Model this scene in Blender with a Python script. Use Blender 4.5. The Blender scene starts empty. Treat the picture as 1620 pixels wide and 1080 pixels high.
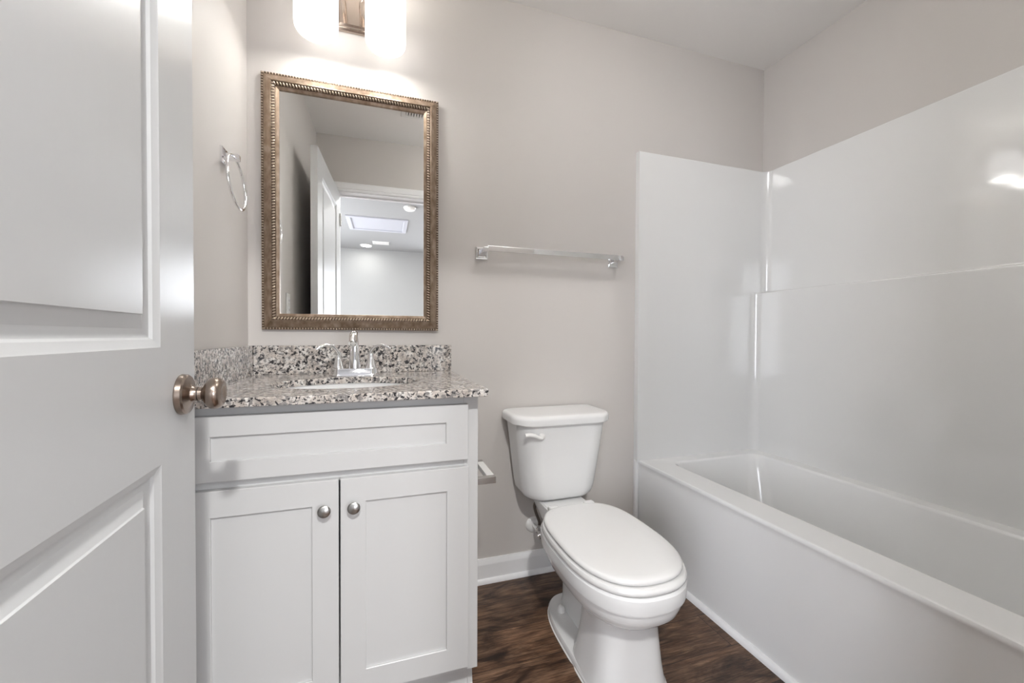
import bpy, bmesh, math, random
from mathutils import Vector, Matrix
PI = math.pi
S = bpy.context.scene
C = S.collection

# ---------------------------------------------------------------- camera
cam_d = bpy.data.cameras.new('camera'); cam = bpy.data.objects.new('camera', cam_d); C.objects.link(cam)
S.camera = cam
YAW, PIT, ROL, F = .316352, .0142849, .0040128, 643.12
CAMZ = 1.035
def rot():
    cy, sy, cp, sp, cr, sr = math.cos(YAW), math.sin(YAW), math.cos(PIT), math.sin(PIT), math.cos(ROL), math.sin(ROL)
    Z = Matrix(((cy, -sy, 0), (sy, cy, 0), (0, 0, 1)))
    X = Matrix(((1, 0, 0), (0, cp, -sp), (0, sp, cp)))
    Y = Matrix(((cr, 0, sr), (0, 1, 0), (-sr, 0, cr)))
    return Y @ X @ Z
_R = rot()
_m = Matrix((_R[0], _R[2], -_R[1])).transposed().to_4x4()
_m.translation = Vector((0, 0, CAMZ))
cam.matrix_world = _m
cam_d.sensor_width = 36; cam_d.sensor_fit = 'HORIZONTAL'; cam_d.lens = F * 36 / 1620
cam_d.clip_start = .01; cam_d.clip_end = 60

# ---------------------------------------------------------------- world, view
W = bpy.data.worlds.new('world'); S.world = W; W.use_nodes = True
W.node_tree.nodes['Background'].inputs[0].default_value = (.9, .93, 1, 1)
W.node_tree.nodes['Background'].inputs[1].default_value = 5.2
vs = S.view_settings
vs.view_transform = 'Standard'; vs.look = 'None'; vs.exposure = 1.47; vs.gamma = 1.0; vs.use_curve_mapping = False

# room numbers (metres; origin on the floor under the camera, y towards the mirror wall)
XL, XR, YB, YE, YH, H = -.438, 1.938, 1.65, .15, .03, 2.442
TUBX = 1.165
HALL_Y = -3.83

# ---------------------------------------------------------------- lights
def area(name, loc, size, power, col=(1, 1, 1), rot=(0, 0, 0), shape='DISK', sy=None, spread=PI):
    d = bpy.data.lights.new(name, 'AREA'); d.shape = shape; d.size = size
    if sy: d.size_y = sy
    d.energy = power; d.color = col; d.spread = spread
    o = bpy.data.objects.new(name, d); C.objects.link(o); o.location = loc; o.rotation_euler = rot
    return o
# two unseen windows added to the hall let in fill daylight; portals guide the sampling
FILL_WIN = ((-1.7, -1),)
for wx, sg in FILL_WIN:
    a_ = area('added_window_portal', (wx + sg * .09, -2.0, 1.30), 1.8, 1, rot=(0, sg * PI / 2, 0), shape='RECTANGLE', sy=2.2)
    a_.data.cycles.is_portal = True
a_ = area('added_window_portal', (1.5, HALL_Y - .02, 1.30), 1.1, 1, rot=(-PI / 2, 0, PI), shape='RECTANGLE', sy=1.6); a_.data.cycles.is_portal = True
P_TUB, P_HALL1, P_HALL2, P_HALL3, P_BULB = 4.2, 19, 1.0, 9, .65
WARM = (1, .992, .978)

# ---------------------------------------------------------------- materials
def mat(name, col, rough=.5, metal=0, coat=0, spec=.5, emit=None, estr=0, ior=1.5):
    m = bpy.data.materials.new(name); m.use_nodes = True
    b = m.node_tree.nodes['Principled BSDF']
    b.inputs['Base Color'].default_value = (*col, 1)
    b.inputs['Roughness'].default_value = rough
    b.inputs['Metallic'].default_value = metal
    b.inputs['Specular IOR Level'].default_value = spec
    b.inputs['IOR'].default_value = ior
    if coat:
        b.inputs['Coat Weight'].default_value = coat; b.inputs['Coat Roughness'].default_value = .05
    if emit:
        b.inputs['Emission Color'].default_value = (*emit, 1); b.inputs['Emission Strength'].default_value = estr
    return m
def N(m, t, **k):
    n = m.node_tree.nodes.new(t)
    for a, v in k.items():
        if a in n.inputs: n.inputs[a].default_value = v
        else: setattr(n, a, v)
    return n
def L(m, a, b): m.node_tree.links.new(a, b)
def coords(m, scale=(1, 1, 1), geo=True):
    g = N(m, 'ShaderNodeNewGeometry'); mp = N(m, 'ShaderNodeMapping')
    mp.inputs['Scale'].default_value = scale
    L(m, g.outputs['Position'], mp.inputs['Vector'])
    return mp.outputs['Vector']
def bump(m, scale, strength, dist=.002, detail=3, vec=None):
    b = m.node_tree.nodes['Principled BSDF']
    n = N(m, 'ShaderNodeTexNoise'); n.inputs['Scale'].default_value = scale; n.inputs['Detail'].default_value = detail
    L(m, vec or coords(m), n.inputs['Vector'])
    bp = N(m, 'ShaderNodeBump'); bp.inputs['Strength'].default_value = strength; bp.inputs['Distance'].default_value = dist
    L(m, n.outputs['Fac'], bp.inputs['Height']); L(m, bp.outputs['Normal'], b.inputs['Normal'])
def ramp(m, fac, stops, interp='LINEAR'):
    r = N(m, 'ShaderNodeValToRGB'); cr = r.color_ramp; cr.interpolation = interp
    while len(cr.elements) > 1: cr.elements.remove(cr.elements[-1])
    for i, (p, c) in enumerate(stops):
        e = cr.elements[0] if i == 0 else cr.elements.new(p)
        e.position = p; e.color = (*c, 1) if len(c) == 3 else c
    L(m, fac, r.inputs['Fac'])
    return r.outputs['Color']
def mix(m, fac, a, b, mode='MIX'):
    n = N(m, 'ShaderNodeMix'); n.data_type = 'RGBA'; n.blend_type = mode
    for s, v in (('Factor', fac), ('A', a), ('B', b)):
        i = [q for q in n.inputs if q.name == s and (q.type == ('VALUE' if s == 'Factor' else 'RGBA'))][0]
        if isinstance(v, (int, float)): i.default_value = v
        elif isinstance(v, tuple): i.default_value = (*v, 1)
        else: L(m, v, i)
    return [q for q in n.outputs if q.type == 'RGBA'][0]

WALL = mat('greige_wall_paint', (.60, .570, .543), .6); bump(WALL, 260, .12, .001)
CEIL = mat('ceiling_paint', (.87, .85, .83), .85); bump(CEIL, 300, .15, .001)
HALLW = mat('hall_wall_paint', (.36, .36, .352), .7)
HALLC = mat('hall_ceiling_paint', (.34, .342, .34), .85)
TRIM = mat('white_trim_paint', (.87, .87, .875), .28)
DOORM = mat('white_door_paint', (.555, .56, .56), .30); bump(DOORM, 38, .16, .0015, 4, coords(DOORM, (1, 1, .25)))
CAB = mat('white_cabinet_paint', (.625, .625, .622), .33)
DARK = mat('dark_gap', (.03, .03, .03), .9)
GEL = mat('white_gelcoat', (.78, .78, .77), .07, ior=1.75)
bump(GEL, 9, .05, .004, 2)
GELT = mat('white_tub_gelcoat', (.86, .86, .852), .10)
PORC = mat('white_porcelain', (.78, .78, .775), .06)
PLAS = mat('white_seat_plastic', (.745, .74, .73), .13)
CHROME = mat('chrome', (.86, .86, .87), .05, 1)
SATIN = mat('satin_nickel', (.62, .61, .59), .24, 1)
KNOB = mat('brushed_bronze_nickel', (.35, .285, .24), .26, 1)
CABKNOB = mat('brushed_nickel_knob', (.50, .495, .48), .3, 1)
BRAID = mat('braided_steel', (.16, .14, .12), .45, .8)
WPLAST = mat('white_plastic', (.80, .79, .77), .35)
LAMPN = mat('lamp_nickel', (.52, .44, .38), .2, 1)
MIRR = mat('mirror_glass', (.93, .94, .93), .0, 1)
CAULK = mat('white_caulk', (.8, .8, .79), .4)
BLACK = mat('dark_slot', (.06, .06, .06), .6)
SHADE = mat('frosted_white_glass', (.9, .9, .88), .25, emit=(1, .992, .98), estr=.82)
BULBM = mat('lit_bulb', (1, 1, 1), .4, emit=(1, .97, .92), estr=9)
LEDM = mat('lit_lens', (1, 1, 1), .4, emit=(1, .98, .95), estr=8)

# frame: antique silver-bronze with random brown mottling; grooves darker brown
FRAME = mat('antique_champagne_frame', (.45, .36, .28), .34, .75)
def _frame():
    m = FRAME; b = m.node_tree.nodes['Principled BSDF']
    n = N(m, 'ShaderNodeTexNoise'); n.inputs['Scale'].default_value = 55; n.inputs['Detail'].default_value = 5
    L(m, coords(m, (1, 1, .6)), n.inputs['Vector'])
    L(m, ramp(m, n.outputs['Fac'], [(.3, (.22, .155, .105)), (.55, (.33, .25, .185)), (.75, (.45, .36, .285))]), b.inputs['Base Color'])
_frame()
FRAMEB = mat('antique_champagne_beading', (.52, .43, .34), .3, .85)
FRAMED = mat('frame_dark_groove', (.10, .065, .04), .5, .3)

# granite
def granite():
    m = mat('speckled_granite', (.6, .55, .5), .12); b = m.node_tree.nodes['Principled BSDF']
    v = coords(m)
    n0 = N(m, 'ShaderNodeTexNoise'); n0.inputs['Scale'].default_value = 36; n0.inputs['Detail'].default_value = 2; n0.inputs['Distortion'].default_value = .6
    n1 = N(m, 'ShaderNodeTexNoise'); n1.inputs['Scale'].default_value = 112; n1.inputs['Detail'].default_value = 3; n1.inputs['Roughness'].default_value = .55; n1.inputs['Distortion'].default_value = .4
    n2 = N(m, 'ShaderNodeTexVoronoi'); n2.inputs['Scale'].default_value = 150
    n3 = N(m, 'ShaderNodeTexNoise'); n3.inputs['Scale'].default_value = 88; n3.inputs['Detail'].default_value = 4; n3.inputs['Roughness'].default_value = .6
    for n in (n0, n1, n2, n3): L(m, v, n.inputs['Vector'])
    mp = N(m, 'ShaderNodeMapping'); mp.inputs['Location'].default_value = (3.1, 5.7, 2.2); L(m, v, mp.inputs['Vector']); L(m, mp.outputs[0], n3.inputs['Vector'])
    base = ramp(m, n0.outputs['Fac'], [(.35, (.46, .41, .37)), (.5, (.60, .55, .505)), (.65, (.72, .70, .67))])
    cell = ramp(m, n2.outputs['Color'], [(0, (.75, .75, .75)), (1, (1.12, 1.1, 1.08))])
    base = mix(m, 1.0, base, cell, 'MULTIPLY')
    grey = ramp(m, n3.outputs['Fac'], [(.515, (0, 0, 0)), (.56, (1, 1, 1))])
    c = mix(m, grey, base, (.24, .225, .215))
    blk = ramp(m, n1.outputs['Fac'], [(.545, (0, 0, 0)), (.585, (1, 1, 1))])
    c = mix(m, blk, c, (.035, .033, .035))
    L(m, c, b.inputs['Base Color'])
    return m
GRAN = granite()

# vinyl plank floor
def floor_mat():
    m = mat('dark_walnut_vinyl_planks', (.1, .07, .05), .33); b = m.node_tree.nodes['Principled BSDF']
    g = N(m, 'ShaderNodeNewGeometry'); sep = N(m, 'ShaderNodeSeparateXYZ'); L(m, g.outputs['Position'], sep.inputs[0])
    def M(op, a, c=None):
        n = N(m, 'ShaderNodeMath'); n.operation = op
        for i, v in enumerate((a, c)):
            if v is None: continue
            if isinstance(v, (int, float)): n.inputs[i].default_value = v
            else: L(m, v, n.inputs[i])
        return n.outputs[0]
    PW, PL = .152, 1.22
    yy = M('DIVIDE', M('ADD', sep.outputs[1], 5.03), PW); row = M('FLOOR', yy); fy = M('FRACT', yy)
    xx = M('ADD', M('DIVIDE', sep.outputs[0], PL), M('MULTIPLY', row, .377)); col = M('FLOOR', xx); fx = M('FRACT', xx)
    rnd = N(m, 'ShaderNodeTexWhiteNoise'); rnd.noise_dimensions = '2D'
    cb = N(m, 'ShaderNodeCombineXYZ'); L(m, row, cb.inputs[0]); L(m, col, cb.inputs[1]); L(m, cb.outputs[0], rnd.inputs['Vector'])
    off = N(m, 'ShaderNodeVectorMath'); off.operation = 'MULTIPLY_ADD'
    L(m, rnd.outputs['Color'], off.inputs[0]); off.inputs[1].default_value = (7, 7, 7); L(m, g.outputs['Position'], off.inputs[2])
    def noise(sc, scale, det, rough=.55, dist=0.):
        mp = N(m, 'ShaderNodeMapping'); mp.inputs['Scale'].default_value = sc; L(m, off.outputs[0], mp.inputs['Vector'])
        n = N(m, 'ShaderNodeTexNoise'); n.inputs['Scale'].default_value = scale; n.inputs['Detail'].default_value = det
        n.inputs['Roughness'].default_value = rough; n.inputs['Distortion'].default_value = dist
        L(m, mp.outputs[0], n.inputs['Vector']); return n.outputs['Fac']
    blot = noise((.5, 1.4, 1), 8, 5, .6, 1.0)
    grain = noise((.17, 1.8, 1), 28, 9, .72, 1.5)
    fine = noise((.10, 1.8, 1), 150, 4, .65, .6)
    c = ramp(m, grain, [(.28, (.035, .016, .009)), (.44, (.100, .052, .030)), (.56, (.165, .096, .060)), (.72, (.28, .185, .125))])
    bl = ramp(m, blot, [(.34, (.22, .18, .16)), (.45, (.80, .78, .76)), (.64, (1.45, 1.42, 1.36))])
    c = mix(m, 1, c, bl, 'MULTIPLY')
    fn = ramp(m, fine, [(.36, (.42, .40, .38)), (.55, (1.15, 1.14, 1.12))])
    c = mix(m, 1, c, fn, 'MULTIPLY')
    pv = ramp(m, rnd.outputs['Value'], [(0, (.82, .82, .82)), (1, (1.2, 1.2, 1.2))])
    c = mix(m, 1, c, pv, 'MULTIPLY')
    e = M('MAXIMUM', M('LESS_THAN', fy, .012), M('LESS_THAN', fx, .0018))
    c = mix(m, e, c, (.012, .008, .006))
    L(m, c, b.inputs['Base Color'])
    bp = N(m, 'ShaderNodeBump'); bp.inputs['Strength'].default_value = .25; bp.inputs['Distance'].default_value = .001
    L(m, grain, bp.inputs['Height']); L(m, bp.outputs['Normal'], b.inputs['Normal'])
    return m
FLOOR = floor_mat()

# ---------------------------------------------------------------- mesh helpers
def world_of(o):
    v = Vector((0, 0, 0))
    while o is not None: v += o.location; o = o.parent
    return v
def obj(name, bm, m, parent=None, smooth=35, local=False):
    if parent is not None and not local:
        bmesh.ops.translate(bm, verts=bm.verts, vec=-world_of(parent))
    bmesh.ops.recalc_face_normals(bm, faces=bm.faces)
    me = bpy.data.meshes.new(name); bm.to_mesh(me); bm.free()
    me.materials.append(m)
    for p in me.polygons: p.use_smooth = bool(smooth)
    if smooth: me.set_sharp_from_angle(angle=math.radians(smooth))
    o = bpy.data.objects.new(name, me); C.objects.link(o)
    if smooth:
        w = o.modifiers.new('weighted_normals', 'WEIGHTED_NORMAL'); w.keep_sharp = True; w.weight = 90
    if parent is not None: o.parent = parent
    return o
def thing(name, label, cat, loc=(0, 0, 0), rz=0, group=None):
    o = bpy.data.objects.new(name, None); C.objects.link(o); o.empty_display_size = .05
    o.location = loc; o.rotation_euler = (0, 0, rz)
    o['label'] = label; o['category'] = cat
    if group: o['group'] = group
    return o
def struct(name, bm, m, smooth=35):
    o = obj(name, bm, m, None, smooth); o['kind'] = 'structure'; return o
def box(bm, a, b, bev=0., seg=2):
    r = bmesh.ops.create_cube(bm, size=1)
    vs = r['verts']
    for v in vs:
        v.co = Vector([(a[i] + b[i]) / 2 + v.co[i] * (b[i] - a[i]) for i in range(3)])
    if bev:
        es = list({e for v in vs for e in v.link_edges})
        bmesh.ops.bevel(bm, geom=es, offset=bev, segments=seg, affect='EDGES', profile=.5)
def bx(a, b, bev=0., seg=2):
    bm = bmesh.new(); box(bm, a, b, bev, seg); return bm
def loft(bm, rings, cap0=True, cap1=True, closed=True):
    R = [[bm.verts.new(p) for p in r] for r in rings]
    n = len(R[0])
    for i in range(len(R) - 1):
        for j in range(n if closed else n - 1):
            k = (j + 1) % n
            bm.faces.new((R[i][j], R[i][k], R[i + 1][k], R[i + 1][j]))
    if cap0: bm.faces.new(R[0])
    if cap1: bm.faces.new(R[-1])
    return R
def frame_axes(ax):
    ax = Vector(ax).normalized()
    u = ax.orthogonal().normalized() if abs(ax.z) < .999 else Vector((1, 0, 0))
    return ax, u, ax.cross(u)
def lathe(bm, prof, o, ax, n=32, cap=True):
    ax, u, w = frame_axes(ax); o = Vector(o)
    rings = [[o + ax * d + (u * math.cos(2 * PI * k / n) + w * math.sin(2 * PI * k / n)) * max(r, 1e-5) for k in range(n)] for d, r in prof]
    loft(bm, rings, cap, cap)
def tube(bm, pts, rad, n=12, flat=1., cap=True):
    pts = [Vector(p) for p in pts]
    rad = rad if isinstance(rad, (list, tuple)) else [rad] * len(pts)
    rings = []; prev = None
    for i, p in enumerate(pts):
        t = (pts[min(i + 1, len(pts) - 1)] - pts[max(i - 1, 0)]).normalized()
        u = prev - t * prev.dot(t) if prev is not None else t.orthogonal()
        u.normalize(); prev = u; w = t.cross(u)
        rings.append([p + (u * math.cos(2 * PI * k / n) + w * math.sin(2 * PI * k / n) * flat) * rad[i] for k in range(n)])
    loft(bm, rings, cap, cap)
def spline(P, n=8):
    P = [Vector(p) for p in P]; out = []
    Q = [P[0] * 2 - P[1]] + P + [P[-1] * 2 - P[-2]]
    for i in range(1, len(Q) - 2):
        for k in range(n):
            t = k / n; a, b, c, d = Q[i - 1], Q[i], Q[i + 1], Q[i + 2]
            out.append(.5 * ((2 * b) + (c - a) * t + (2 * a - 5 * b + 4 * c - d) * t * t + (3 * b - a - 3 * c + d) * t ** 3))
    out.append(P[-1]); return out
def lerpl(a, b, n): return [a + (b - a) * i / (n - 1) for i in range(n)]
def rrect(x0, x1, y0, y1, r, z, n=8):
    """rounded rectangle ring; r is one radius or (x0y0, x1y0, x1y1, x0y1)"""
    if isinstance(r, (int, float)): r = (r,) * 4
    out = []
    for (cx, cy, sx, sy, a0, q) in ((x0, y0, 1, 1, PI, r[0]), (x1, y0, -1, 1, 1.5 * PI, r[1]), (x1, y1, -1, -1, 0, r[2]), (x0, y1, 1, -1, .5 * PI, r[3])):
        ox, oy = cx + sx * q, cy + sy * q
        for k in range(n):
            a = a0 + .5 * PI * k / (n - 1)
            out.append((ox + q * math.cos(a), oy + q * math.sin(a), z))
    return out

# ---------------------------------------------------------------- room shell
struct('floor', bx((-1.7, HALL_Y - .1, -.06), (2.2, YB + .1, 0)), FLOOR, 0)
struct('ceiling', bx((XL - .1, YE - .12, H), (XR + .1, YB + .1, H + .08)), CEIL, 0)
struct('wall_back', bx((XL - .1, YB, 0), (XR + .1, YB + .1, H)), WALL, 0)
struct('wall_left', bx((XL - .1, YE, 0), (XL, YB, H)), WALL, 0)
struct('wall_right', bx((XR, YE, 0), (XR + .1, YB, H)), WALL, 0)
# entry wall with the doorway (both faces)
OX0, OX1, OZ = -.300, .478, 2.05
bm = bmesh.new()
box(bm, (-1.7, YH, 0), (OX0 - .018, YE, H)); box(bm, (OX1 + .018, YH, 0), (2.2, YE, H)); box(bm, (OX0 - .018, YH, OZ + .018), (OX1 + .018, YE, H))
struct('wall_entry', bm, WALL, 0)
# hall
bm = bmesh.new()
FX0, FX1, FZ0, FZ1 = .95, 2.05, .50, 2.10
box(bm, (-1.7, HALL_Y - .1, 0), (FX0, HALL_Y, H)); box(bm, (FX1, HALL_Y - .1, 0), (2.2, HALL_Y, H)); box(bm, (FX0, HALL_Y - .1, 0), (FX1, HALL_Y, FZ0)); box(bm, (FX0, HALL_Y - .1, FZ1), (FX1, HALL_Y, H))
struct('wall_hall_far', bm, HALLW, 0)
bm = bmesh.new()
for x0, x1, z0, z1 in ((FX0, FX0 + .04, FZ0, FZ1), (FX1 - .04, FX1, FZ0, FZ1), (FX0, FX1, FZ0, FZ0 + .04), (FX0, FX1, FZ1 - .04, FZ1), (FX0, FX1, 1.28, 1.315)):
    box(bm, (x0, HALL_Y - .08, z0), (x1, HALL_Y + .015, z1))
struct('added_window_2', bm, TRIM, 0)  # unseen opening and frame added in the far wall for frontal fill
struct('wall_hall_right', bx((2.2, HALL_Y, 0), (2.3, YH, H)), HALLW, 0)
WY0, WY1, WZ0, WZ1 = -3.1, -.9, .40, 2.20
for nm, wx0, wx1 in (('wall_hall_left', -1.8, -1.7),):
    bm = bmesh.new()
    box(bm, (wx0, HALL_Y, 0), (wx1, WY0, H)); box(bm, (wx0, WY1, 0), (wx1, YH, H)); box(bm, (wx0, WY0, 0), (wx1, WY1, WZ0)); box(bm, (wx0, WY0, WZ1), (wx1, WY1, H))
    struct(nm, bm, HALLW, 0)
for i_, wx0, wx1 in ((1, -1.81, -1.69),):
    bm = bmesh.new()
    for y0, y1, z0, z1 in ((WY0, WY0 + .05, WZ0, WZ1), (WY1 - .05, WY1, WZ0, WZ1), (WY0, WY1, WZ0, WZ0 + .05), (WY0, WY1, WZ1 - .05, WZ1), (-2.02, -1.98, WZ0, WZ1), (WY0, WY1, 1.28, 1.32)):
        box(bm, (wx0, y0, z0), (wx1, y1, z1))
    struct('added_window_%d' % i_, bm, TRIM, 0)  # unseen opening added on the hall's left side for fill daylight
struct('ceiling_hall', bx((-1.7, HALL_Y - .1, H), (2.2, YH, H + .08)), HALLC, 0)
# door jambs + stop + casings
bm = bmesh.new()
box(bm, (OX0 - .018, YH, 0), (OX0, YE, OZ + .018)); box(bm, (OX1, YH, 0), (OX1 + .018, YE, OZ + .018)); box(bm, (OX0, YH, OZ), (OX1, YE, OZ + .018))
box(bm, (OX0, .085, 0), (OX0 + .010, .115, OZ)); box(bm, (OX1 - .010, .055, 0), (OX1, .085, OZ)); box(bm, (OX0, .055, OZ - .01), (OX1, .085, OZ))
struct('trim_1', bm, TRIM)
def casing(y0, sgn):
    bm = bmesh.new()
    W_ = .060
    prof = [(0, 0), (0, .009), (.006, .013), (.012, .013), (.016, .010), (.020, .014), (.046, .017), (.052, .013), (.060, .013), (.060, 0)]
    # path around the opening: left foot, left top, right top, right foot
    xi0, xi1, zi = OX0 - .004, OX1 + .004, OZ + .004
    rings = []
    for (cx, cz, dx, dz) in ((xi0, 0, -1, 0), (xi0, zi, -1, 1), (xi1, zi, 1, 1), (xi1, 0, 1, 0)):
        rings.append([(cx + dx * w, y0 + sgn * h, cz + dz * w) for w, h in prof])
    loft(bm, rings); return bm
struct('trim_2', casing(YE, 1), TRIM)
struct('trim_3', casing(YH, -1), TRIM)
# baseboards
def base_run(p0, p1, nrm, hgt=.098):
    """extruded baseboard + shoe, p0-p1 along the wall, nrm into the room"""
    p0 = Vector(p0); p1 = Vector(p1); nrm = Vector(nrm)
    prof = [(0, 0), (.024, 0), (.024, .006), (.021, .013), (.016, .018), (.0125, .019), (.0125, hgt - .026), (.0095, hgt - .020), (.0095, hgt - .014), (.006, hgt - .006), (.0045, hgt), (0, hgt)]
    bm = bmesh.new()
    loft(bm, [[p + nrm * d + Vector((0, 0, z)) for d, z in prof] for p in (p0, p1)])
    return bm
struct('baseboard_back', base_run((.262, YB, 0), (1.145, YB, 0), (0, -1, 0)), TRIM)
struct('baseboard_left', base_run((XL, YE + .001, 0), (XL, 1.09, 0), (1, 0, 0)), TRIM)
struct('baseboard_entry', base_run((OX1 + .066, YE, 0), (TUBX - .02, YE, 0), (0, 1, 0)), TRIM)
struct('baseboard_hall', base_run((-1.7, HALL_Y, 0), (2.2, HALL_Y, 0), (0, 1, 0)), TRIM)

# ---------------------------------------------------------------- the open door
DL, DT, DH = .762, .035, 2.03
door_ang = math.atan2(.762, -.032)          # direction hinge -> latch
door = bpy.data.objects.new('door_1', None); C.objects.link(door)
door.location = (-.290, .128, .012); door.rotation_euler = (0, 0, door_ang - PI / 2)
door['kind'] = 'structure'
# local: y = along the door width, face looking to +x at x=0, thickness to -x
def door_leaf():
    bm = bmesh.new()
    stile = .134; top = DH - .118; 
    panels = [(.220, .824), (1.003, top)]
    ys = [0, stile, DL - stile, DL]
    zs = [0, panels[0][0], panels[0][1], panels[1][0], panels[1][1], DH]
    prof = [(0, 0), (.0035, .0020), (.012, .0050), (.0150, .0090), (.022, .0115), (.028, .0115), (.047, .0045), (.0485, .002), (.0535, .0018)]
    for side in (0, 1):
        def X(d): return -d if side == 0 else -DT + d
        g = {}
        def V(y, z, d=0):
            k = (round(y, 5), round(z, 5), round(d, 5))
            if k not in g: g[k] = bm.verts.new((X(d), y, z))
            return g[k]
        for i in range(3):
            for j in range(5):
                y0, y1, z0, z1 = ys[i], ys[i + 1], zs[j], zs[j + 1]
                if i == 1 and j in (1, 3):
                    prev = None
                    for w, d in prof:
                        r = [V(y0 + w, z0 + w, d), V(y1 - w, z0 + w, d), V(y1 - w, z1 - w, d), V(y0 + w, z1 - w, d)]
                        if prev:
                            for k in range(4):
                                bm.faces.new((prev[k], prev[(k + 1) % 4], r[(k + 1) % 4], r[k]))
                        prev = r
                    bm.faces.new(prev)
                else:
                    bm.faces.new((V(y0, z0), V(y1, z0), V(y1, z1), V(y0, z1)))
    # rim
    pts = [(y, 0) for y in ys] + [(DL, z) for z in zs[1:]] + [(y, DH) for y in ys[-2::-1]] + [(0, z) for z in zs[-2:0:-1]]
    a = [bm.verts.new((0, y, z)) for y, z in pts]; b = [bm.verts.new((-DT, y, z)) for y, z in pts]
    for k in range(len(pts)):
        q = (k + 1) % len(pts); bm.faces.new((a[k], a[q], b[q], b[k]))
    bmesh.ops.remove_doubles(bm, verts=bm.verts, dist=1e-5)
    return bm
obj('door_panel', door_leaf(), DOORM, door, 20, local=True)
def door_knob(side):
    s = 1 if side == 0 else -1
    o = Vector((0 if side == 0 else -DT, .702, .921)); ax = Vector((s, 0, 0))
    bm = bmesh.new()
    lathe(bm, [(0, .0335), (.002, .0345), (.009, .0335), (.0115, .031), (.0123, .026), (.0135, .019), (.0165, .0142), (.021, .0122), (.0245, .0122)], o, ax, 48)
    k = obj('door_knob', bm, KNOB, door, 30, local=True)
    bm = bmesh.new()
    lathe(bm, [(.0240, .0098), (.0260, .0098)], o, ax, 32)
    obj('groove', bm, BLACK, k, 30, local=True)
    bm = bmesh.new()
    lathe(bm, [(.0255, .0115), (.0305, .0110), (.033, .0130), (.0350, .0180), (.0380, .0225), (.0430, .0262), (.0485, .0274), (.0535, .0268), (.0575, .0248), (.0605, .0212), (.0615, .0175), (.0610, .0120), (.0595, .0060), (.0593, .001)], o, ax, 48)
    obj('ball', bm, KNOB, k, 40, local=True)
    return k
kn = door_knob(0); door_knob(1)
bm = bmesh.new(); lathe(bm, [(0, .0022), (.0016, .0020), (.0016, .0009), (.0004, .0006)], Vector((.0115, .690, .905)), (1, 0, 0), 16)
obj('screw', bm, BLACK, kn, 30, local=True)
# latch plate on the door edge and hinges
bm = bx((-.030, DL - .0005, .895), (-.005, DL + .0012, .950)); lp = obj('latch_plate', bm, KNOB, door, 0, local=True)
bm = bx((-.022, DL, .914), (-.013, DL + .009, .931), .002); obj('latch_bolt', bm, KNOB, lp, 30, local=True)
for z in (.20, 1.0, 1.80):
    bm = bmesh.new(); lathe(bm, [(0, .003), (.002, .0055), (.088, .0055), (.090, .003)], Vector((.006, .0, z)), (0, 0, 1), 16)
    obj('hinge', bm, SATIN, door, 30, local=True)

# ---------------------------------------------------------------- vanity cabinet
VX0, VX1, VF = -.436, .260, 1.094       # face frame front plane
van = thing('vanity_cabinet', 'white shaker vanity cabinet with two doors under the granite countertop', 'cabinet', ((VX0 + VX1) / 2, 1.37, 0))
bm = bmesh.new()
CT = .8735
# side panels with toe notch, back, bottom, face frame
def side_panel(x0, x1):
    poly = [(VF + .018, CT), (YB - .002, CT), (YB - .002, 0), (1.152, 0), (1.172, .112), (VF + .018, .112)]
    loft(bm, [[(x, y, z) for y, z in poly] for x in (x0, x1)])
side_panel(VX0, VX0 + .014); side_panel(VX1 - .014, VX1)
box(bm, (VX0 + .014, VF + .018, .112), (VX1 - .014, YB - .01, .128))
box(bm, (VX0 + .014, YB - .012, .128), (VX1 - .014, YB - .002, CT))
fr = [((VX0, .112), (VX0 + .040, CT)), ((VX1 - .040, .112), (VX1, CT)), ((VX0 + .040, .112), (VX1 - .040, .150)), ((VX0 + .040, CT - .040), (VX1 - .040, CT)), ((VX0 + .040, .672), (VX1 - .040, .712))]
for (a, b) in fr: box(bm, (a[0], VF, a[1]), (b[0], VF + .018, b[1]), .0008, 1)
obj('carcass', bm, CAB, van, 30)
bm = bmesh.new(); box(bm, (VX0 + .014, 1.158, 0), (VX1 - .0145, 1.170, .112))
loft(bm, [[(x, 1.158 - d, z) for d, z in ((0, 0), (.018, 0), (.0175, .006), (.014, .013), (.007, .018), (0, .019))] for x in (VX0 + .014, VX1 - .001)])
obj('toe_kick', bm, CAB, van, 30)
def shaker(x0, x1, z0, z1, sx, sz0, sz1):
    """five-piece slab with recessed panel; front plane y=1.075"""
    y0, y1 = 1.075, 1.0935
    bm = bmesh.new()
    R = []
    def rg(i0, i1, j0, j1, y): return [(x0 + i0, y, z0 + j0), (x1 - i1, y, z0 + j0), (x1 - i1, y, z1 - j1), (x0 + i0, y, z1 - j1)]
    b = .0012
    rings = [rg(0, 0, 0, 0, y1), rg(0, 0, 0, 0, y0 + b), rg(b, b, b, b, y0), rg(sx, sx, sz0, sz1, y0), rg(sx + .0012, sx + .0012, sz0 + .0012, sz1 + .0012, y0 + .0012), rg(sx + .0012, sx + .0012, sz0 + .0012, sz1 + .0012, y0 + .0065)]
    loft(bm, rings); return bm
obj('drawer_front', shaker(-.421, .229, .701, .850, .0585, .0455, .0455), CAB, van, 20)
for x0, x1, kx in ((-.421, -.0945, -.125), (-.0905, .231, -.0585)):
    d = obj('door', shaker(x0, x1, .134, .681, .0585, .0600, .0600), CAB, van, 20)
    bm = bmesh.new()
    lathe(bm, [(0, .0065), (.002, .006), (.010, .0055), (.0135, .0075), (.0155, .0125), (.0175, .0148), (.0195, .0150), (.0212, .0138), (.0225, .0105), (.0240, .0060), (.0248, .0015)], (kx, 1.075, .6125), (0, -1, 0), 32)
    obj('knob', bm, CABKNOB, d, 40)

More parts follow.
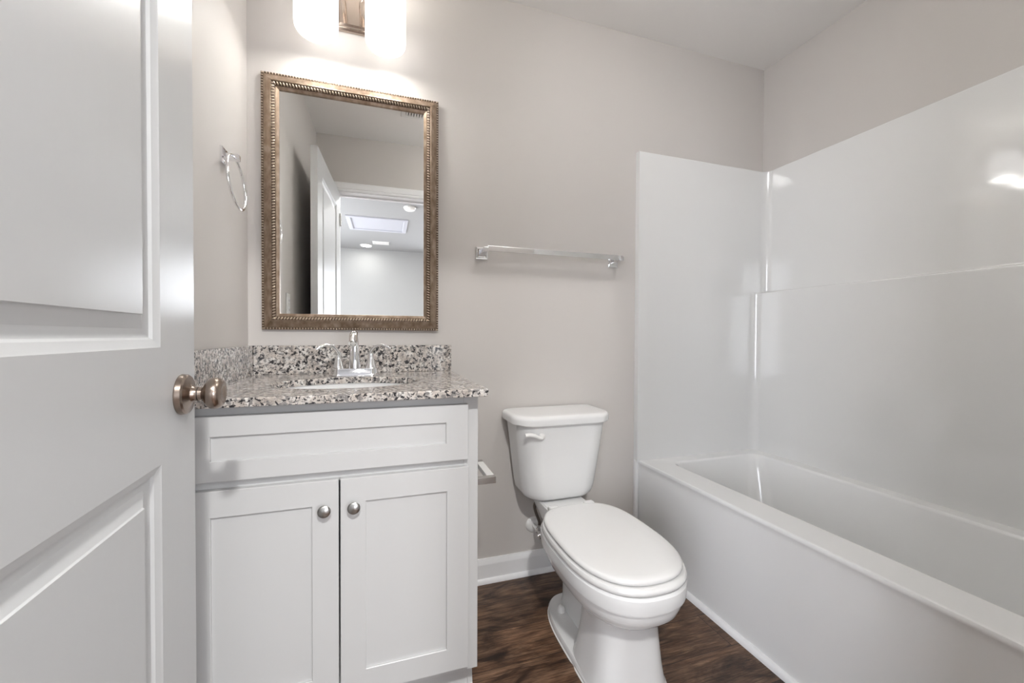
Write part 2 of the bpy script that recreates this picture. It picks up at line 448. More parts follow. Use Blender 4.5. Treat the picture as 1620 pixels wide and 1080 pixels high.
# ---------------------------------------------------------------- granite countertop with cut-out
CZ0, CZ1, CY0, CX1 = .8735, .8935, 1.045, .277
SCX, SCY, SA, SB = -.088, 1.315, .203, .150
ctop = thing('granite_countertop', 'speckled beige, grey and black granite countertop with low backsplash', 'countertop', ((XL + CX1) / 2, 1.35, CZ0))
def slab():
    bm = bmesh.new(); n = 96
    x0, x1, y0, y1 = XL + .002, CX1, CY0, YB - .002
    ang = sorted([2 * PI * k / n for k in range(n)])
    corners = [math.atan2(y - SCY, x - SCX) % (2 * PI) for x in (x0, x1) for y in (y0, y1)]
    for c in corners:
        k = min(range(n), key=lambda i: abs(ang[i] - c)); ang[k] = c
    def outp(a, ins=0.):
        c, s = math.cos(a), math.sin(a)
        t = min([((x1 - ins if c > 0 else x0 + ins) - SCX) / c if abs(c) > 1e-9 else 9, ((y1 - ins if s > 0 else y0 + ins) - SCY) / s if abs(s) > 1e-9 else 9])
        return SCX + c * t, SCY + s * t
    def inn(a, g=0.): return SCX + (SA + g) * math.cos(a), SCY + (SB + g) * math.sin(a)
    rings = []
    for f, g, z in ((inn, .0, CZ0), (inn, .0, CZ1 - .002), (inn, .002, CZ1), (outp, .0025, CZ1), (outp, 0., CZ1 - .0025), (outp, 0., CZ0 + .001), (outp, .001, CZ0)):
        rings.append([(*f(a, g), z) for a in ang])
    rings.append(rings[0])
    loft(bm, rings, False, False)
    bmesh.ops.remove_doubles(bm, verts=bm.verts, dist=1e-6)
    return bm
obj('slab', slab(), GRAN, ctop, 30)
obj('backsplash', bx((XL + .0205, YB - .020, CZ1), (CX1, YB - .001, .9965), .0015), GRAN, ctop, 30)
obj('side_splash', bx((XL + .001, CY0 + .01, CZ1), (XL + .020, YB - .001, .9965), .0015), GRAN, ctop, 30)
# basin
sink = thing('sink_basin', 'white oval undermount sink basin set below the granite cut-out', 'sink', (SCX, SCY, .73))
bm = bmesh.new(); n = 64; rings = []
for k in range(13):
    t = k / 12; f = math.cos(t * PI / 2) ** .55 if t < 1 else .0
    f = max(f, .10); z = CZ0 - .0005 - .135 * math.sin(t * PI / 2)
    rings.append([(SCX + (SA + .004) * f * math.cos(2 * PI * j / n), SCY + (SB + .004) * f * math.sin(2 * PI * j / n), z) for j in range(n)])
out = [[(SCX + (x - SCX) * 1.06, SCY + (y - SCY) * 1.06, z - .006) for x, y, z in r] for r in rings[::-1]]
out.append([(SCX + (x - SCX) * 1.06, SCY + (y - SCY) * 1.06, z) for x, y, z in rings[0]])
loft(bm, out + rings, True, True)
obj('basin', bm, PORC, sink, 40)
bm = bmesh.new(); lathe(bm, [(0, .021), (.003, .022), (.004, .018), (.002, .016), (.003, .012), (.005, .002)], (SCX, SCY, CZ0 - .1360), (0, 0, 1), 32)
obj('drain', bm, CHROME, sink, 40)

# ---------------------------------------------------------------- faucet
FX, FY, FZ = -.081, 1.535, CZ1 + .0004
fau = thing('faucet', 'chrome two-handle centerset faucet with curved levers behind the sink', 'faucet', (FX, FY, FZ))
bm = bmesh.new()
def stad(a, b, z, n=14):
    r = []
    for k in range(n): t = -PI / 2 + PI * k / (n - 1); r.append((FX + a - b + b * math.cos(t), FY + b * math.sin(t), z))
    for k in range(n): t = PI / 2 + PI * k / (n - 1); r.append((FX - a + b + b * math.cos(t), FY + b * math.sin(t), z))
    return r
loft(bm, [stad(.084, .030, FZ), stad(.084, .030, FZ + .003), stad(.080, .0275, FZ + .006), stad(.078, .026, FZ + .022), stad(.076, .024, FZ + .0255)])
obj('base_plate', bm, CHROME, fau, 40)
bm = bmesh.new()
pts = spline([(FX, FY, FZ + .02), (FX, FY, FZ + .05), (FX, FY + .001, FZ + .09), (FX, FY - .006, FZ + .120), (FX, FY - .032, FZ + .142), (FX, FY - .070, FZ + .138), (FX, FY - .098, FZ + .113)], 8)
m_ = len(pts); rr = []
for i in range(m_):
    t = i / (m_ - 1); rr.append(.0225 + (.0125 - .0225) * min(1, t / .42) ** 1.3 if t < .42 else .0125 + .0012 * (t - .42) / .58)
tube(bm, pts, rr, 24)
sp = obj('spout', bm, CHROME, fau, 45)
bm = bmesh.new(); d_ = (pts[-1] - pts[-3]).normalized()
lathe(bm, [(-.001, .0112), (.003, .0110), (.0032, .009), (.001, .0085)], pts[-1], d_, 24); obj('aerator', bm, SATIN, sp, 40)
for s in (-1, 1):
    hx = FX + s * .0535
    bm = bmesh.new()
    lathe(bm, [(.022, .0195), (.026, .0200), (.031, .0185), (.042, .0150), (.056, .0112), (.068, .0085), (.074, .0082), (.080, .0080), (.083, .005)], (hx, FY, FZ), (0, 0, 1), 28)
    h_ = obj('handle', bm, CHROME, fau, 40)
    bm = bmesh.new()
    lp_ = spline([(hx - s * .004, FY - .002, FZ + .073), (hx + s * .003, FY - .006, FZ + .086), (hx + s * .016, FY - .014, FZ + .1010), (hx + s * .035, FY - .022, FZ + .1065), (hx + s * .052, FY - .028, FZ + .1020), (hx + s * .066, FY - .033, FZ + .0925)], 6)
    tube(bm, lp_, [.0080 - .0030 * i / (len(lp_) - 1) for i in range(len(lp_))], 14, .75)
    obj('lever', bm, CHROME, h_, 45)

# ---------------------------------------------------------------- framed mirror
MX, MZ, HW, HH = -.084, 1.5055, .3085, .4520
mir = thing('framed_mirror', 'rectangular wall mirror in an antique champagne frame with rope beading', 'mirror', (MX, YB - .0045, MZ), math.radians(-.46))
# local: x right, z up, room towards -y
FW = .057
def mould(prof):
    bm = bmesh.new(); rings = []
    for sx, sz in ((-1, -1), (1, -1), (1, 1), (-1, 1)):
        rings.append([(sx * (HW - w), -h, sz * (HH - w)) for w, h in prof])
    rings.append(rings[0]); loft(bm, rings, False, False); bmesh.ops.remove_doubles(bm, verts=bm.verts, dist=1e-6); return bm
obj('frame', mould([(0, 0), (0, .010), (.0015, .0125), (.0075, .0125), (.0085, .0145), (.012, .0165), (.020, .0205), (.029, .0260), (.0325, .0270), (.034, .0240), (.046, .0155), (.0475, .0165), (.056, .0125), (.057, .0115), (.057, 0), (0, 0)]), FRAME, mir, 18, local=True)
def stamp(bm, c, ex, ey, ez, u=7, v=5):
    """small ellipsoid, axes ex, ey, ez"""
    c = Vector(c); R = []
    for i in range(1, v):
        th = PI * i / v
        R.append([bm.verts.new(c + ez * math.cos(th) + (ex * math.cos(2 * PI * k / u) + ey * math.sin(2 * PI * k / u)) * math.sin(th)) for k in range(u)])
    t, b = bm.verts.new(c + ez), bm.verts.new(c - ez)
    for k in range(u):
        q = (k + 1) % u
        bm.faces.new((t, R[0][k], R[0][q])); bm.faces.new((b, R[-1][q], R[-1][k]))
        for i in range(len(R) - 1): bm.faces.new((R[i][k], R[i + 1][k], R[i + 1][q], R[i][q]))
def run_beads(w, h, pitch, la, lb, lh, slant, acr):
    """la half-length along the rail, lb half-length across, lh height; acr = slope of the band across the frame"""
    bm = bmesh.new()
    for sx, sz, horiz in ((0, 1, 1), (0, -1, 1), (1, 0, 0), (-1, 0, 0)):
        Ln = 2 * (HW - w) if horiz else 2 * (HH - w)
        n = int(round(Ln / pitch))
        al = Vector((1, 0, 0)) if horiz else Vector((0, 0, 1))
        inw = Vector((0, 0, -sz)) if horiz else Vector((-sx, 0, 0))
        cc = Vector((sx * (HW - w), -h, sz * (HH - w)))
        ac = (inw + Vector((0, acr, 0))).normalized()          # runs inwards and back to the wall
        nr = al.cross(ac); nr = nr if nr.y < 0 else -nr
        for k in range(n + (0 if horiz else 1)):
            p = cc + al * (-Ln / 2 + Ln * (k + (.5 if horiz else 0)) / n)
            stamp(bm, p, al * la, (ac + al * slant).normalized() * lb, nr * lh)
    return bm
obj('groove', mould([(.0006, .0126), (.0078, .0129), (.0078, .008), (.0006, .008), (.0006, .0126)]), FRAMED, mir, 0, local=True)
obj('beading', run_beads(.0042, .0125, .0094, .0030, .0038, .0034, 0, 0), FRAMEB, mir, 60, local=True)
obj('groove', mould([(.0350, .0246), (.0452, .0175), (.0452, .012), (.0350, .012), (.0350, .0246)]), FRAMED, mir, 0, local=True)
obj('rope_moulding', run_beads(.0401, .0212, .0100, .0034, .0068, .0036, .35, .70), FRAMEB, mir, 60, local=True)
bm = bmesh.new(); box(bm, (-HW + FW - .004, -.0075, -HH + FW - .004), (HW - FW + .004, -.004, HH - FW + .004))
obj('glass', bm, MIRR, mir, 0, local=True)

# ---------------------------------------------------------------- vanity light
LX, LY, LZ = -.088, 1.52, 2.053
lamp = thing('vanity_light', 'two-shade nickel bathroom wall light above the mirror', 'wall light', (LX, YB - .001, LZ + .18))
bm = bmesh.new()
pz0, pz1, px = LZ + .108, LZ + .255, .062
loft(bm, [[(LX + sx * (px - i), YB - .001 - d, (pz0 + i if sz < 0 else pz1 - i)) for sx, sz in ((-1, -1), (1, -1), (1, 1), (-1, 1))] for i, d in ((0, 0), (0, .010), (.006, .016), (.009, .0165), (.010, .020), (.016, .026))])
obj('backplate', bm, LAMPN, lamp, 20)
for i, sx in enumerate((-.1995, .0235)):
    s = -1 if i == 0 else 1; R_ = .0685
    bm = bmesh.new()
    ap = spline([(LX + s * .030, YB - .022, LZ + .150), (LX + s * .030, LY + .03, LZ + .150), (LX + s * .042, LY, LZ + .150)], 6) + [Vector((sx - s * .072, LY, LZ + .150))]
    tube(bm, ap, .008, 12)
    zt = LZ + .168
    lathe(bm, [(0, .016), (.002, .018), (.030, .018), (.034, .012)], (sx, LY, LZ + .140), (0, 0, 1), 32)
    for q in range(3):
        aq = PI / 6 + q * 2 * PI / 3
        tube(bm, [(sx + .015 * math.cos(aq), LY + .015 * math.sin(aq), LZ + .164), (sx + (R_ - .002) * math.cos(aq), LY + (R_ - .002) * math.sin(aq), LZ + .164)], .0025, 8)
    arm = obj('arm', bm, LAMPN, lamp, 40)
    bm = bmesh.new(); n = 56
    R_ = .0685
    prof = [(zt - .001, R_ - .004), (zt, R_ - .002), (zt - .001, R_), (LZ + .022, R_), (LZ + .010, R_ - .0015), (LZ + .003, R_ - .0055), (LZ, R_ - .011), (LZ + .001, R_ - .014), (LZ + .008, R_ - .0085), (LZ + .022, R_ - .004), (zt - .001, R_ - .004)]
    loft(bm, [[(sx + r * math.cos(2 * PI * k / n), LY + r * math.sin(2 * PI * k / n), z) for k in range(n)] for z, r in prof + prof[:1]], False, False)
    bmesh.ops.remove_doubles(bm, verts=bm.verts, dist=1e-6)
    obj('glass_shade', bm, SHADE, lamp, 50)
    bm = bmesh.new(); lathe(bm, [(0, .006), (.006, .020), (.020, .029), (.036, .029), (.055, .020), (.068, .014), (.079, .013)], (sx, LY, LZ + .060), (0, 0, 1), 24)
    obj('bulb', bm, BULBM, lamp, 60)
    d = bpy.data.lights.new('bulb_light', 'POINT'); d.energy = P_BULB; d.shadow_soft_size = .028; d.color = WARM
    lo = bpy.data.objects.new('bulb_light', d); C.objects.link(lo); lo.parent = lamp; lo.location = Vector((sx, LY, LZ + .028)) - world_of(lamp)

# ---------------------------------------------------------------- towel ring
TRY, TRZ = 1.412, 1.560
tr = thing('towel_ring', 'chrome towel ring on a square plate on the left wall', 'towel ring', (XL, TRY, TRZ))
bm = bmesh.new()
def sqplate(bm, c, nrm, half, up=Vector((0, 0, 1))):
    nrm = Vector(nrm); side = nrm.cross(up); c = Vector(c)
    loft(bm, [[c + nrm * d + side * (a * q) + up * (b * q) for a, b in ((-1, -1), (1, -1), (1, 1), (-1, 1))] for d, q in ((.0005, half), (.006, half), (.0085, half - .004), (.0085, half - .007), (.012, half - .010))])
sqplate(bm, (XL, TRY, TRZ), (1, 0, 0), .0235)
obj('wall_plate', bm, CHROME, tr, 20)
bm = bx((XL + .011, TRY - .010, TRZ - .008), (XL + .044, TRY + .010, TRZ + .009), .0015); obj('post', bm, CHROME, tr, 30)
bm = bmesh.new(); rc, rm, tl = .077, .0042, math.radians(5.5)
cx, cz = XL + .030 + rc * math.sin(tl), TRZ - rc * math.cos(tl) + .001
pts = [(cx - rc * math.cos(a) * math.sin(tl), TRY - .006 + rc * math.sin(a), cz + rc * math.cos(a) * math.cos(tl)) for a in [2 * PI * k / 72 for k in range(72)]]
R = []
for k in range(72):
    p = Vector(pts[k]); c0 = Vector((cx, TRY - .006, cz)); u = (p - c0).normalized(); ax = Vector((math.cos(tl), 0, math.sin(tl)))
    R.append([p + (u * math.cos(2 * PI * j / 12) + ax * math.sin(2 * PI * j / 12)) * rm for j in range(12)])
R.append(R[0]); loft(bm, R, False, False); bmesh.ops.remove_doubles(bm, verts=bm.verts, dist=1e-6)
obj('ring', bm, CHROME, tr, 60)

# ---------------------------------------------------------------- towel bar
tb = thing('towel_bar', 'long square chrome towel bar on the wall between mirror and shower', 'towel bar', (.713, YB, 1.378))
bm = bx((.413, 1.576, 1.3735), (1.034, 1.590, 1.3945), .001); obj('bar', bm, CHROME, tb, 20)
for x in (.405, 1.028):
    bm = bmesh.new(); sqplate(bm, (x, YB, 1.376), (0, -1, 0), .0245)
    mnt = obj('wall_plate', bm, CHROME, tb, 20)
    bm = bx((x - .009, 1.573, 1.370), (x + .011, YB - .010, 1.388), .0015); obj('post', bm, CHROME, mnt, 30)

# ---------------------------------------------------------------- toilet paper holder on the vanity side
tp = thing('toilet_paper_holder', 'empty square nickel toilet paper holder on the right side of the vanity', 'paper holder', (VX1, 1.27, .60))
for y in (1.185, 1.345):
    bm = bmesh.new(); sqplate(bm, (VX1, y, .600), (1, 0, 0), .021)
    p_ = obj('wall_plate', bm, SATIN, tp, 20)
    bm = bx((VX1 + .010, y - .010, .590), (VX1 + .076, y + .010, .6095), .0012); obj('post', bm, SATIN, p_, 30)
bm = bx((VX1 + .052, 1.196, .5925), (VX1 + .0755, 1.334, .6095), .002); obj('roller', bm, WPLAST, tp, 30)

# ---------------------------------------------------------------- toilet
TX = .700
toi = thing('toilet', 'white two-piece toilet with the lid closed between vanity and bathtub', 'toilet', (TX, 1.25, 0))
def egg(a, yf, yc, yb, z, ef=2.5, eb=3.3, n=72, cx=TX):
    out = []
    for k in range(n):
        t = 2 * PI * k / n; c, s = math.cos(t), math.sin(t)
        e = ef if s < 0 else eb; b = (yc - yf) if s < 0 else (yb - yc)
        r = (abs(c) ** e + abs(s) ** e) ** (-1 / e)
        out.append((cx + a * r * c, yc + b * r * s, z))
    return out
bm = bmesh.new()
# bowl and pedestal: underside to rim
rg = [egg(.122, .960, 1.06, 1.20, 0, 3.4, 5), egg(.122, .960, 1.06, 1.20, .012, 3.4, 5), egg(.118, .964, 1.06, 1.195, .018, 3.4, 5), egg(.109, .966, 1.06, 1.18, .07, 3.2, 5),
      egg(.101, .968, 1.06, 1.165, .14, 3, 5), egg(.098, .968, 1.07, 1.16, .19, 2.9, 4.5), egg(.108, .957, 1.09, 1.24, .225, 2.7, 3.2), egg(.122, .938, 1.11, 1.31, .240, 2.5, 3), egg(.143, .908, 1.12, 1.37, .252, 2.5, 3.2), egg(.155, .893, 1.13, 1.395, .268, 2.5, 3.3),
      egg(.162, .885, 1.13, 1.40, .288, 2.5, 3.3), egg(.1645, .882, 1.13, 1.405, .3035, 2.5, 3.3), egg(.1665, .8795, 1.13, 1.406, .3060, 2.5, 3.3), egg(.1710, .8755, 1.13, 1.41, .3080, 2.5, 3.3), egg(.1730, .873, 1.13, 1.412, .315, 2.5, 3.3),
      egg(.1745, .871, 1.13, 1.415, .335, 2.5, 3.3), egg(.1735, .872, 1.13, 1.415, .350, 2.5, 3.3), egg(.168, .878, 1.13, 1.41, .3565, 2.5, 3.3)]
loft(bm, rg)
# rear trap body and the deck that carries the tank
loft(bm, [egg(.050, 1.10, 1.25, 1.425, .015, 3, 4), egg(.044, 1.10, 1.25, 1.42, .05, 3, 4), egg(.044, 1.10, 1.25, 1.42, .12, 3, 4), egg(.060, 1.10, 1.28, 1.45, .20, 3, 4), egg(.078, 1.12, 1.32, 1.53, .28, 3, 4), egg(.088, 1.20, 1.38, 1.60, .325, 3, 5), egg(.092, 1.25, 1.42, 1.615, .350, 3, 6), egg(.092, 1.26, 1.42, 1.615, .372, 3, 6), egg(.086, 1.28, 1.42, 1.61, .3775, 3, 6)])
# foot flange
loft(bm, [egg(.121, 1.02, 1.20, 1.452, 0, 6, 2.8), egg(.121, 1.02, 1.20, 1.452, .016, 6, 2.8), egg(.117, 1.02, 1.20, 1.447, .023, 6, 2.8), egg(.085, 1.05, 1.20, 1.41, .026, 6, 2.8)])
# joint grout line
obj('bowl', bm, PORC, toi, 32)
bm = bmesh.new(); loft(bm, [egg(.125, .957, 1.06, 1.15, .0008, 3.4, 8), egg(.1225, .9595, 1.06, 1.15, .005, 3.4, 8)])
loft(bm, [egg(.124, 1.12, 1.20, 1.455, .0008, 6, 2.8), egg(.1215, 1.12, 1.20, 1.4525, .005, 6, 2.8)])
obj('caulk_bead', bm, CAULK, toi, 60)
for s in (-1, 1):
    bm = bmesh.new(); lathe(bm, [(0, .0145), (.010, .0138), (.018, .0115), (.022, .007), (.0235, .001)], (TX + s * .066, 1.345, .0265), (0, 0, 1), 24)
    obj('bolt_cap', bm, WPLAST, toi, 50)
bm = bmesh.new()
loft(bm, [egg(.162, .887, 1.13, 1.385, .3570, 2.5, 3.3), egg(.1720, .878, 1.13, 1.392, .3590, 2.5, 3.3), egg(.1750, .874, 1.13, 1.394, .3640, 2.5, 3.3), egg(.1750, .874, 1.13, 1.394, .3700, 2.5, 3.3), egg(.1720, .878, 1.13, 1.392, .3760, 2.5, 3.3), egg(.1645, .886, 1.13, 1.386, .3785, 2.5, 3.3)])
obj('seat', bm, PLAS, toi, 40)
bm = bmesh.new()
loft(bm, [egg(.158, .898, 1.13, 1.385, .3790, 2.5, 3.3), egg(.1650, .891, 1.13, 1.390, .3810, 2.5, 3.3), egg(.1675, .8885, 1.13, 1.392, .3850, 2.5, 3.3), egg(.1675, .8885, 1.13, 1.392, .3890, 2.5, 3.3), egg(.1650, .891, 1.13, 1.390, .3935, 2.5, 3.3), egg(.158, .898, 1.13, 1.384, .3965, 2.5, 3.3), egg(.140, .91, 1.13, 1.37, .3985, 2.5, 3.3), egg(.08, .98, 1.13, 1.29, .4000, 2.5, 3.3)])
obj('seat_lid', bm, PLAS, toi, 40)
for s in (-1, 1):
    bm = bmesh.new(); box(bm, (TX + s * .075 - .020, 1.385, .3770), (TX + s * .075 + .020, 1.412, .394), .006, 3)
    obj('seat_hinge', bm, PLAS, toi, 40)
# tank
def trr(z, hw, y0, rf, rb=.02): return rrect(TX - hw, TX + hw, y0, 1.632, (rf, rf, rb, rb), z, 9)
bm = bmesh.new()
rg = [trr(.3790, .100, 1.50, .05), trr(.3810, .120, 1.484, .06), trr(.386, .136, 1.470, .07), trr(.396, .148, 1.461, .075), trr(.412, .1555, 1.457, .078), trr(.435, .1605, 1.454, .078), trr(.50, .1690, 1.449, .078), trr(.60, .1815, 1.441, .078), trr(.66, .189, 1.436, .078), trr(.690, .192, 1.433, .078)]
loft(bm, rg)
obj('tank', bm, PORC, toi, 40)
def lr(z, e, rf=.090): return rrect(TX - .211 - e, TX + .211 + e, 1.417 - e, 1.637, (rf, rf, .018, .018), z, 9)
bm = bmesh.new()
loft(bm, [lr(.6905, -.010), lr(.6915, -.002), lr(.6945, 0), lr(.7120, 0), lr(.7180, -.0015), lr(.7230, -.005), lr(.7262, -.011), lr(.7275, -.020), lr(.7280, -.045)])
obj('tank_lid', bm, PORC, toi, 40)
# flush lever
bm = bmesh.new()
lathe(bm, [(0, .0135), (.008, .0130), (.012, .0105), (.014, .004)], (.592, 1.441, .650), (0, -1, 0), 24)
tube(bm, spline([(.590, 1.4295, .6455), (.574, 1.4265, .6500), (.556, 1.4225, .6590), (.536, 1.4215, .6630), (.520, 1.4225, .6625)], 6), [.0075 + .001 * math.sin(i / 24 * PI) for i in range(25)], 12, .7)
obj('flush_lever', bm, WPLAST, toi, 50)

# ---------------------------------------------------------------- water supply
sup = thing('water_supply_valve', 'toilet supply valve and braided hose coming out of the wall', 'valve', (.640, YB, .212))
bm = bmesh.new(); lathe(bm, [(.0008, .034), (.004, .033), (.009, .028), (.012, .018), (.013, .010)], (.640, YB, .212), (0, -1, 0), 32); obj('escutcheon', bm, WPLAST, sup, 50)
bm = bmesh.new(); tube(bm, [(.640, YB - .008, .212), (.640, YB - .062, .212)], .0085, 16); obj('stub_pipe', bm, WPLAST, sup, 50)
bm = bmesh.new()
lathe(bm, [(0, .0115), (.012, .0115), (.014, .0095), (.030, .0095), (.034, .007)], (.640, YB - .058, .212), (0, -1, 0), 24)
lathe(bm, [(0, .008), (.020, .008), (.022, .010), (.032, .010)], (.640, YB - .078, .212), (0, 0, 1), 6)
vb = obj('valve_body', bm, CHROME, sup, 40)
bm = bmesh.new(); rings = []
for d, r in ((0, .006), (.012, .0065), (.014, .016), (.022, .0165), (.025, .013)):
    rings.append([(.640 + r * 1.25 * math.cos(2 * PI * k / 28) * (1 + .06 * math.cos(8 * PI * k / 28)), YB - .088 - d, .212 + r * .8 * math.sin(2 * PI * k / 28)) for k in range(28)])
loft(bm, rings); obj('valve_handle', bm, CHROME, vb, 40)
bm = bmesh.new()
tube(bm, spline([(.640, YB - .078, .240), (.636, YB - .080, .262), (.618, YB - .088, .305), (.612, YB - .090, .335), (.622, YB - .095, .352), (.632, YB - .095, .335), (.636, YB - .095, .310), (.642, YB - .095, .335), (.640, YB - .095, .372)], 8), .0062, 12)
obj('braided_hose', bm, BRAID, sup, 60)
bm = bmesh.new(); lathe(bm, [(0, .012), (.018, .013), (.022, .010)], (.640, YB - .095, .3600), (0, 0, 1), 8); obj('coupling_nut', bm, WPLAST, sup, 30)

# ---------------------------------------------------------------- bathtub
tub = thing('bathtub', 'white alcove bathtub with plain straight apron along the right wall', 'bathtub', (1.55, .9, 0))
TY0, TY1, TXR = YE + .002, YB - .002, XR - .002
bm = bmesh.new(); n = 12
def tr_(x0, x1, y0, y1, r, z): return rrect(x0, x1, y0, y1, r, z, n)
rings = [tr_(1.173, TXR, TY0, TY1, .002, .001), tr_(1.171, TXR, TY0, TY1, .002, .05), tr_(1.166, TXR, TY0, TY1, .002, .42), tr_(1.1615, TXR, TY0, TY1, .002, .436), tr_(1.1615, TXR, TY0, TY1, .002, .444), tr_(1.164, TXR, TY0 + .001, TY1 - .001, .003, .449), tr_(1.170, TXR - .001, TY0 + .002, TY1 - .002, .004, .4515),
         tr_(1.290, 1.812, .225, 1.568, .050, .4470), tr_(1.297, 1.806, .232, 1.562, .052, .4440), tr_(1.301, 1.802, .237, 1.558, .055, .436), tr_(1.312, 1.792, .25, 1.540, .07, .36), tr_(1.330, 1.775, .27, 1.505, .08, .22), tr_(1.345, 1.760, .29, 1.475, .09, .14), tr_(1.365, 1.740, .32, 1.445, .10, .105), tr_(1.40, 1.705, .37, 1.39, .10, .095)]
loft(bm, rings, False, True)
obj('tub_shell', bm, GELT, tub, 40)
bm = bmesh.new(); lathe(bm, [(0, .030), (.002, .031), (.003, .026), (.001, .024), (.004, .012)], (1.55, .47, .0952), (0, 0, 1), 28); obj('tub_drain', bm, CHROME, tub, 40)
bm = bmesh.new()
loft(bm, [[(1.174 - d, y, z) for d, z in ((0, 0), (.019, 0), (.0185, .006), (.015, .013), (.008, .018), (0, .019))] for y in (YE + .02, YB - .026)])
struct('trim_4', bm, TRIM)

# ---------------------------------------------------------------- shower surround
sur = thing('shower_surround', 'glossy white three-wall shower surround panel above the bathtub', 'shower surround', (1.55, .9, .45))
def prof_u(x0, xi, z, r=.028, e=0., ins=.030):
    """closed U outline: inner faces at y=YB-ins-e, x=xi, y=YE+ins+e"""
    yb, yf = YB - ins - e, YE + ins + e
    P = [(x0, yb)]
    m = 9
    for k in range(m): a = PI / 2 - (PI / 2) * k / (m - 1); P.append((xi - r + r * math.cos(a), yb - r + r * math.sin(a)))
    for k in range(m): a = -(PI / 2) * k / (m - 1); P.append((xi - r + r * math.cos(a), yf + r + r * math.sin(a)))
    P.append((x0, yf)); P.append((x0, YE + .0015)); P.append((XR - .0015, YE + .0015)); P.append((XR - .0015, YB - .0015)); P.append((x0, YB - .0015))
    return [(x, y, z) for x, y in P]
SX = 1.150
def s_ring(xi, z, r=.030, e=0., sx=SX): return prof_u(sx, xi, z, r, e)
bm = bmesh.new()
rings = [s_ring(1.862, .4478, .040), s_ring(1.862, 1.250, .040), s_ring(1.8628, 1.2565, .039), s_ring(1.866, 1.2605, .036), s_ring(1.871, 1.2618, .034), s_ring(1.923, 1.2625, .034), s_ring(1.928, 1.2640, .036), s_ring(1.9305, 1.268, .036), s_ring(1.931, 1.275, .036),
         s_ring(1.931, 1.888, .036), s_ring(1.9325, 1.8935, .036, -.002), s_ring(1.9345, 1.8950, .034, -.006)]
loft(bm, rings, True, True)
obj('wall_panel', bm, GEL, sur, 30)
# front nailing flange down beside the apron
bm = bx((1.148, YB - .020, .0), (1.1665, YB - .001, .4515), .004, 3); obj('side_flange', bm, GELT, sur, 30)

# ---------------------------------------------------------------- ceiling and hall fixtures
def grille(name, label, cat, x0, x1, y0, y1, z, ns, group=None, along='x', fr=.018):
    t = thing(name, label, cat, ((x0 + x1) / 2, (y0 + y1) / 2, z), 0, group)
    bm = bmesh.new(); rings = []
    for i, d in ((0, 0), (0, .006), (.004, .010), (fr, .012), (fr, .004)):
        rings.append([(x0 + i, y0 + i, z - d), (x1 - i, y0 + i, z - d), (x1 - i, y1 - i, z - d), (x0 + i, y1 - i, z - d)])
    loft(bm, rings, True, False); obj('frame', bm, WPLAST, t, 20)
    obj('cavity', bx((x0 + fr, y0 + fr, z - .004), (x1 - fr, y1 - fr, z - .001)), BLACK, t, 0)
    for k in range(ns):
        bm = bmesh.new()
        if along == 'x':
            y = y0 + fr + (y1 - y0 - 2 * fr) * (k + .5) / ns; w = (y1 - y0 - 2 * fr) / ns * .32
            box(bm, (x0 + fr, y - w, z - .012), (x1 - fr, y + w, z - .006))
        else:
            x = x0 + fr + (x1 - x0 - 2 * fr) * (k + .5) / ns; w = (x1 - x0 - 2 * fr) / ns * .32
            box(bm, (x - w, y0 + fr, z - .012), (x + w, y1 - fr, z - .006))
        obj('slat', bm, WPLAST, t, 0)
    return t
grille('exhaust_fan', 'white square exhaust fan grille on the bathroom ceiling seen in the mirror', 'exhaust fan', .115, .395, .555, .835, H, 13, None, 'y', .030)
grille('air_vent', 'small white slatted air vent on the hall ceiling seen in the mirror', 'air vent', -.17, .07, -3.35, -3.17, H, 6, None, 'x', .03)
# attic hatch
hat = thing('attic_hatch', 'white framed attic hatch in the hall ceiling seen in the mirror', 'attic hatch', (-.08, -2.2, H))
hx0, hx1, hy0, hy1 = -.43, .285, -2.50, -1.86
bm = bmesh.new(); rings = []
for i, d in ((0, 0), (0, .010), (.008, .016), (.045, .018), (.055, .012), (.055, 0)):
    rings.append([(hx0 + i, hy0 + i, H - d), (hx1 - i, hy0 + i, H - d), (hx1 - i, hy1 - i, H - d), (hx0 + i, hy1 - i, H - d)])
HATCHM = mat('hatch_white_paint', (.50, .51, .56), .4)
loft(bm, rings, False, False); obj('frame', bm, HATCHM, hat, 20)
obj('lid', bx((hx0 + .056, hy0 + .056, H - .005), (hx1 - .056, hy1 - .056, H - .001)), HATCHM, hat, 0)
# smoke detector
sm = thing('smoke_detector', 'round white smoke detector on the hall ceiling seen in the mirror', 'smoke detector', (.275, -1.35, H))
bm = bmesh.new(); lathe(bm, [(0, .066), (.012, .068), (.016, .060), (.018, .060), (.030, .057), (.038, .046), (.042, .020), (.0425, .002)], (.275, -1.35, H), (0, 0, -1), 40); obj('housing', bm, WPLAST, sm, 40)
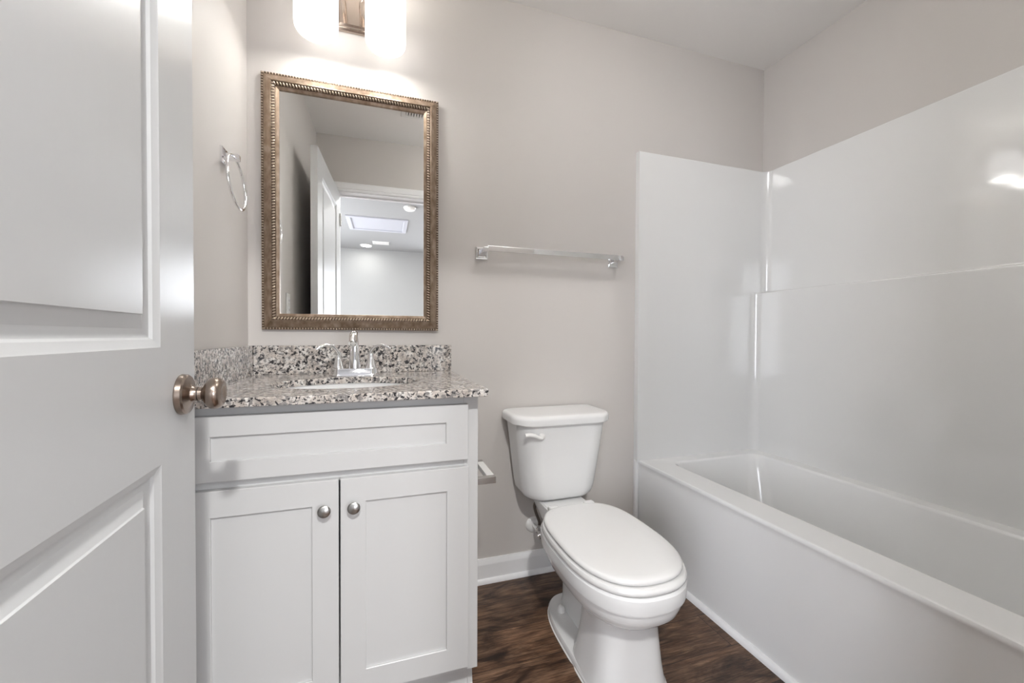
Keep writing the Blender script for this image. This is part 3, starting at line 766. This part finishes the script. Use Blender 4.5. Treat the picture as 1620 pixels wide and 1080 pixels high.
# recessed lights
def downlight(x, y, label, power, spread=PI, R=.075, group=None):
    t = thing('recessed_light', label, 'ceiling light', (x, y, H), 0, group)
    bm = bmesh.new(); n = 40
    rings = [[(x + r * math.cos(2 * PI * k / n), y + r * math.sin(2 * PI * k / n), H - d) for k in range(n)] for r, d in ((R + .018, .0), (R + .018, .004), (R + .004, .008), (R, .006), (R, .001))]
    loft(bm, rings, False, False); obj('trim_ring', bm, WPLAST, t, 40)
    bm = bmesh.new(); lathe(bm, [(0, R - .001), (.003, R - .001), (.004, R - .02)], (x, y, H - .0005), (0, 0, -1), 40); obj('lens', bm, LEDM, t, 40)
    a = area('lens_light', (x, y, H - .012), R * 2, power, WARM, (0, 0, 0)); a.data.spread = spread; a.parent = t; a.location = (0, 0, -.012)
    return t
downlight(-.27, -3.50, 'lit recessed light at the far end of the hall ceiling seen in the mirror', P_HALL2)
downlight(.08, -.80, 'added unseen recessed light in the hall ceiling just outside the doorway', P_HALL1)  # unseen; placed from the knob shadow, added for low fill
downlight(1.05, -1.9, 'added unseen recessed light in the hall ceiling off to the right', P_HALL3)  # extra unseen light, added only to brighten the hall and doorway
DOME = mat('added_globe_glass', (.9, .9, .9), .3, emit=(1, .99, .975), estr=10.5)
dl = thing('added_globe_light', 'added unseen opal globe fill light hanging just under the bathroom ceiling', 'ceiling light', (.80, .76, H))  # unseen globe added to even out the bathroom's brightness
bm = bmesh.new(); lathe(bm, [(0, .060), (.010, .060), (.016, .050), (.020, .014), (.044, .012), (.047, .040), (.055, .044), (.058, .034)], (.80, .76, H), (0, 0, -1), 40); obj('canopy', bm, LAMPN, dl, 40)
bm = bmesh.new(); lathe(bm, [(.125 - .070 * math.cos(a * PI / 24), .110 * math.sin(a * PI / 24)) for a in range(2, 24)] + [(.195, .003)], (.80, .76, H), (0, 0, -1), 48); obj('fill_globe', bm, DOME, dl, 60)
# outlet on the left wall behind the door
ou = thing('outlet', 'white duplex outlet on the left wall seen in the mirror', 'outlet', (XL, 1.035, 1.180))
bm = bx((XL + .0005, 1.000, 1.122), (XL + .006, 1.070, 1.238), .002); obj('cover_plate', bm, WPLAST, ou, 30)
for z in (1.157, 1.203):
    bm = bmesh.new(); box(bm, (XL + .005, 1.018, z - .016), (XL + .0085, 1.052, z + .016), .001)
    so = obj('socket', bm, TRIM, ou, 30)
    bm = bmesh.new(); box(bm, (XL + .0080, 1.026, z - .006), (XL + .0088, 1.028, z + .006)); box(bm, (XL + .0080, 1.042, z - .005), (XL + .0088, 1.044, z + .005)); obj('slots', bm, BLACK, so, 0)
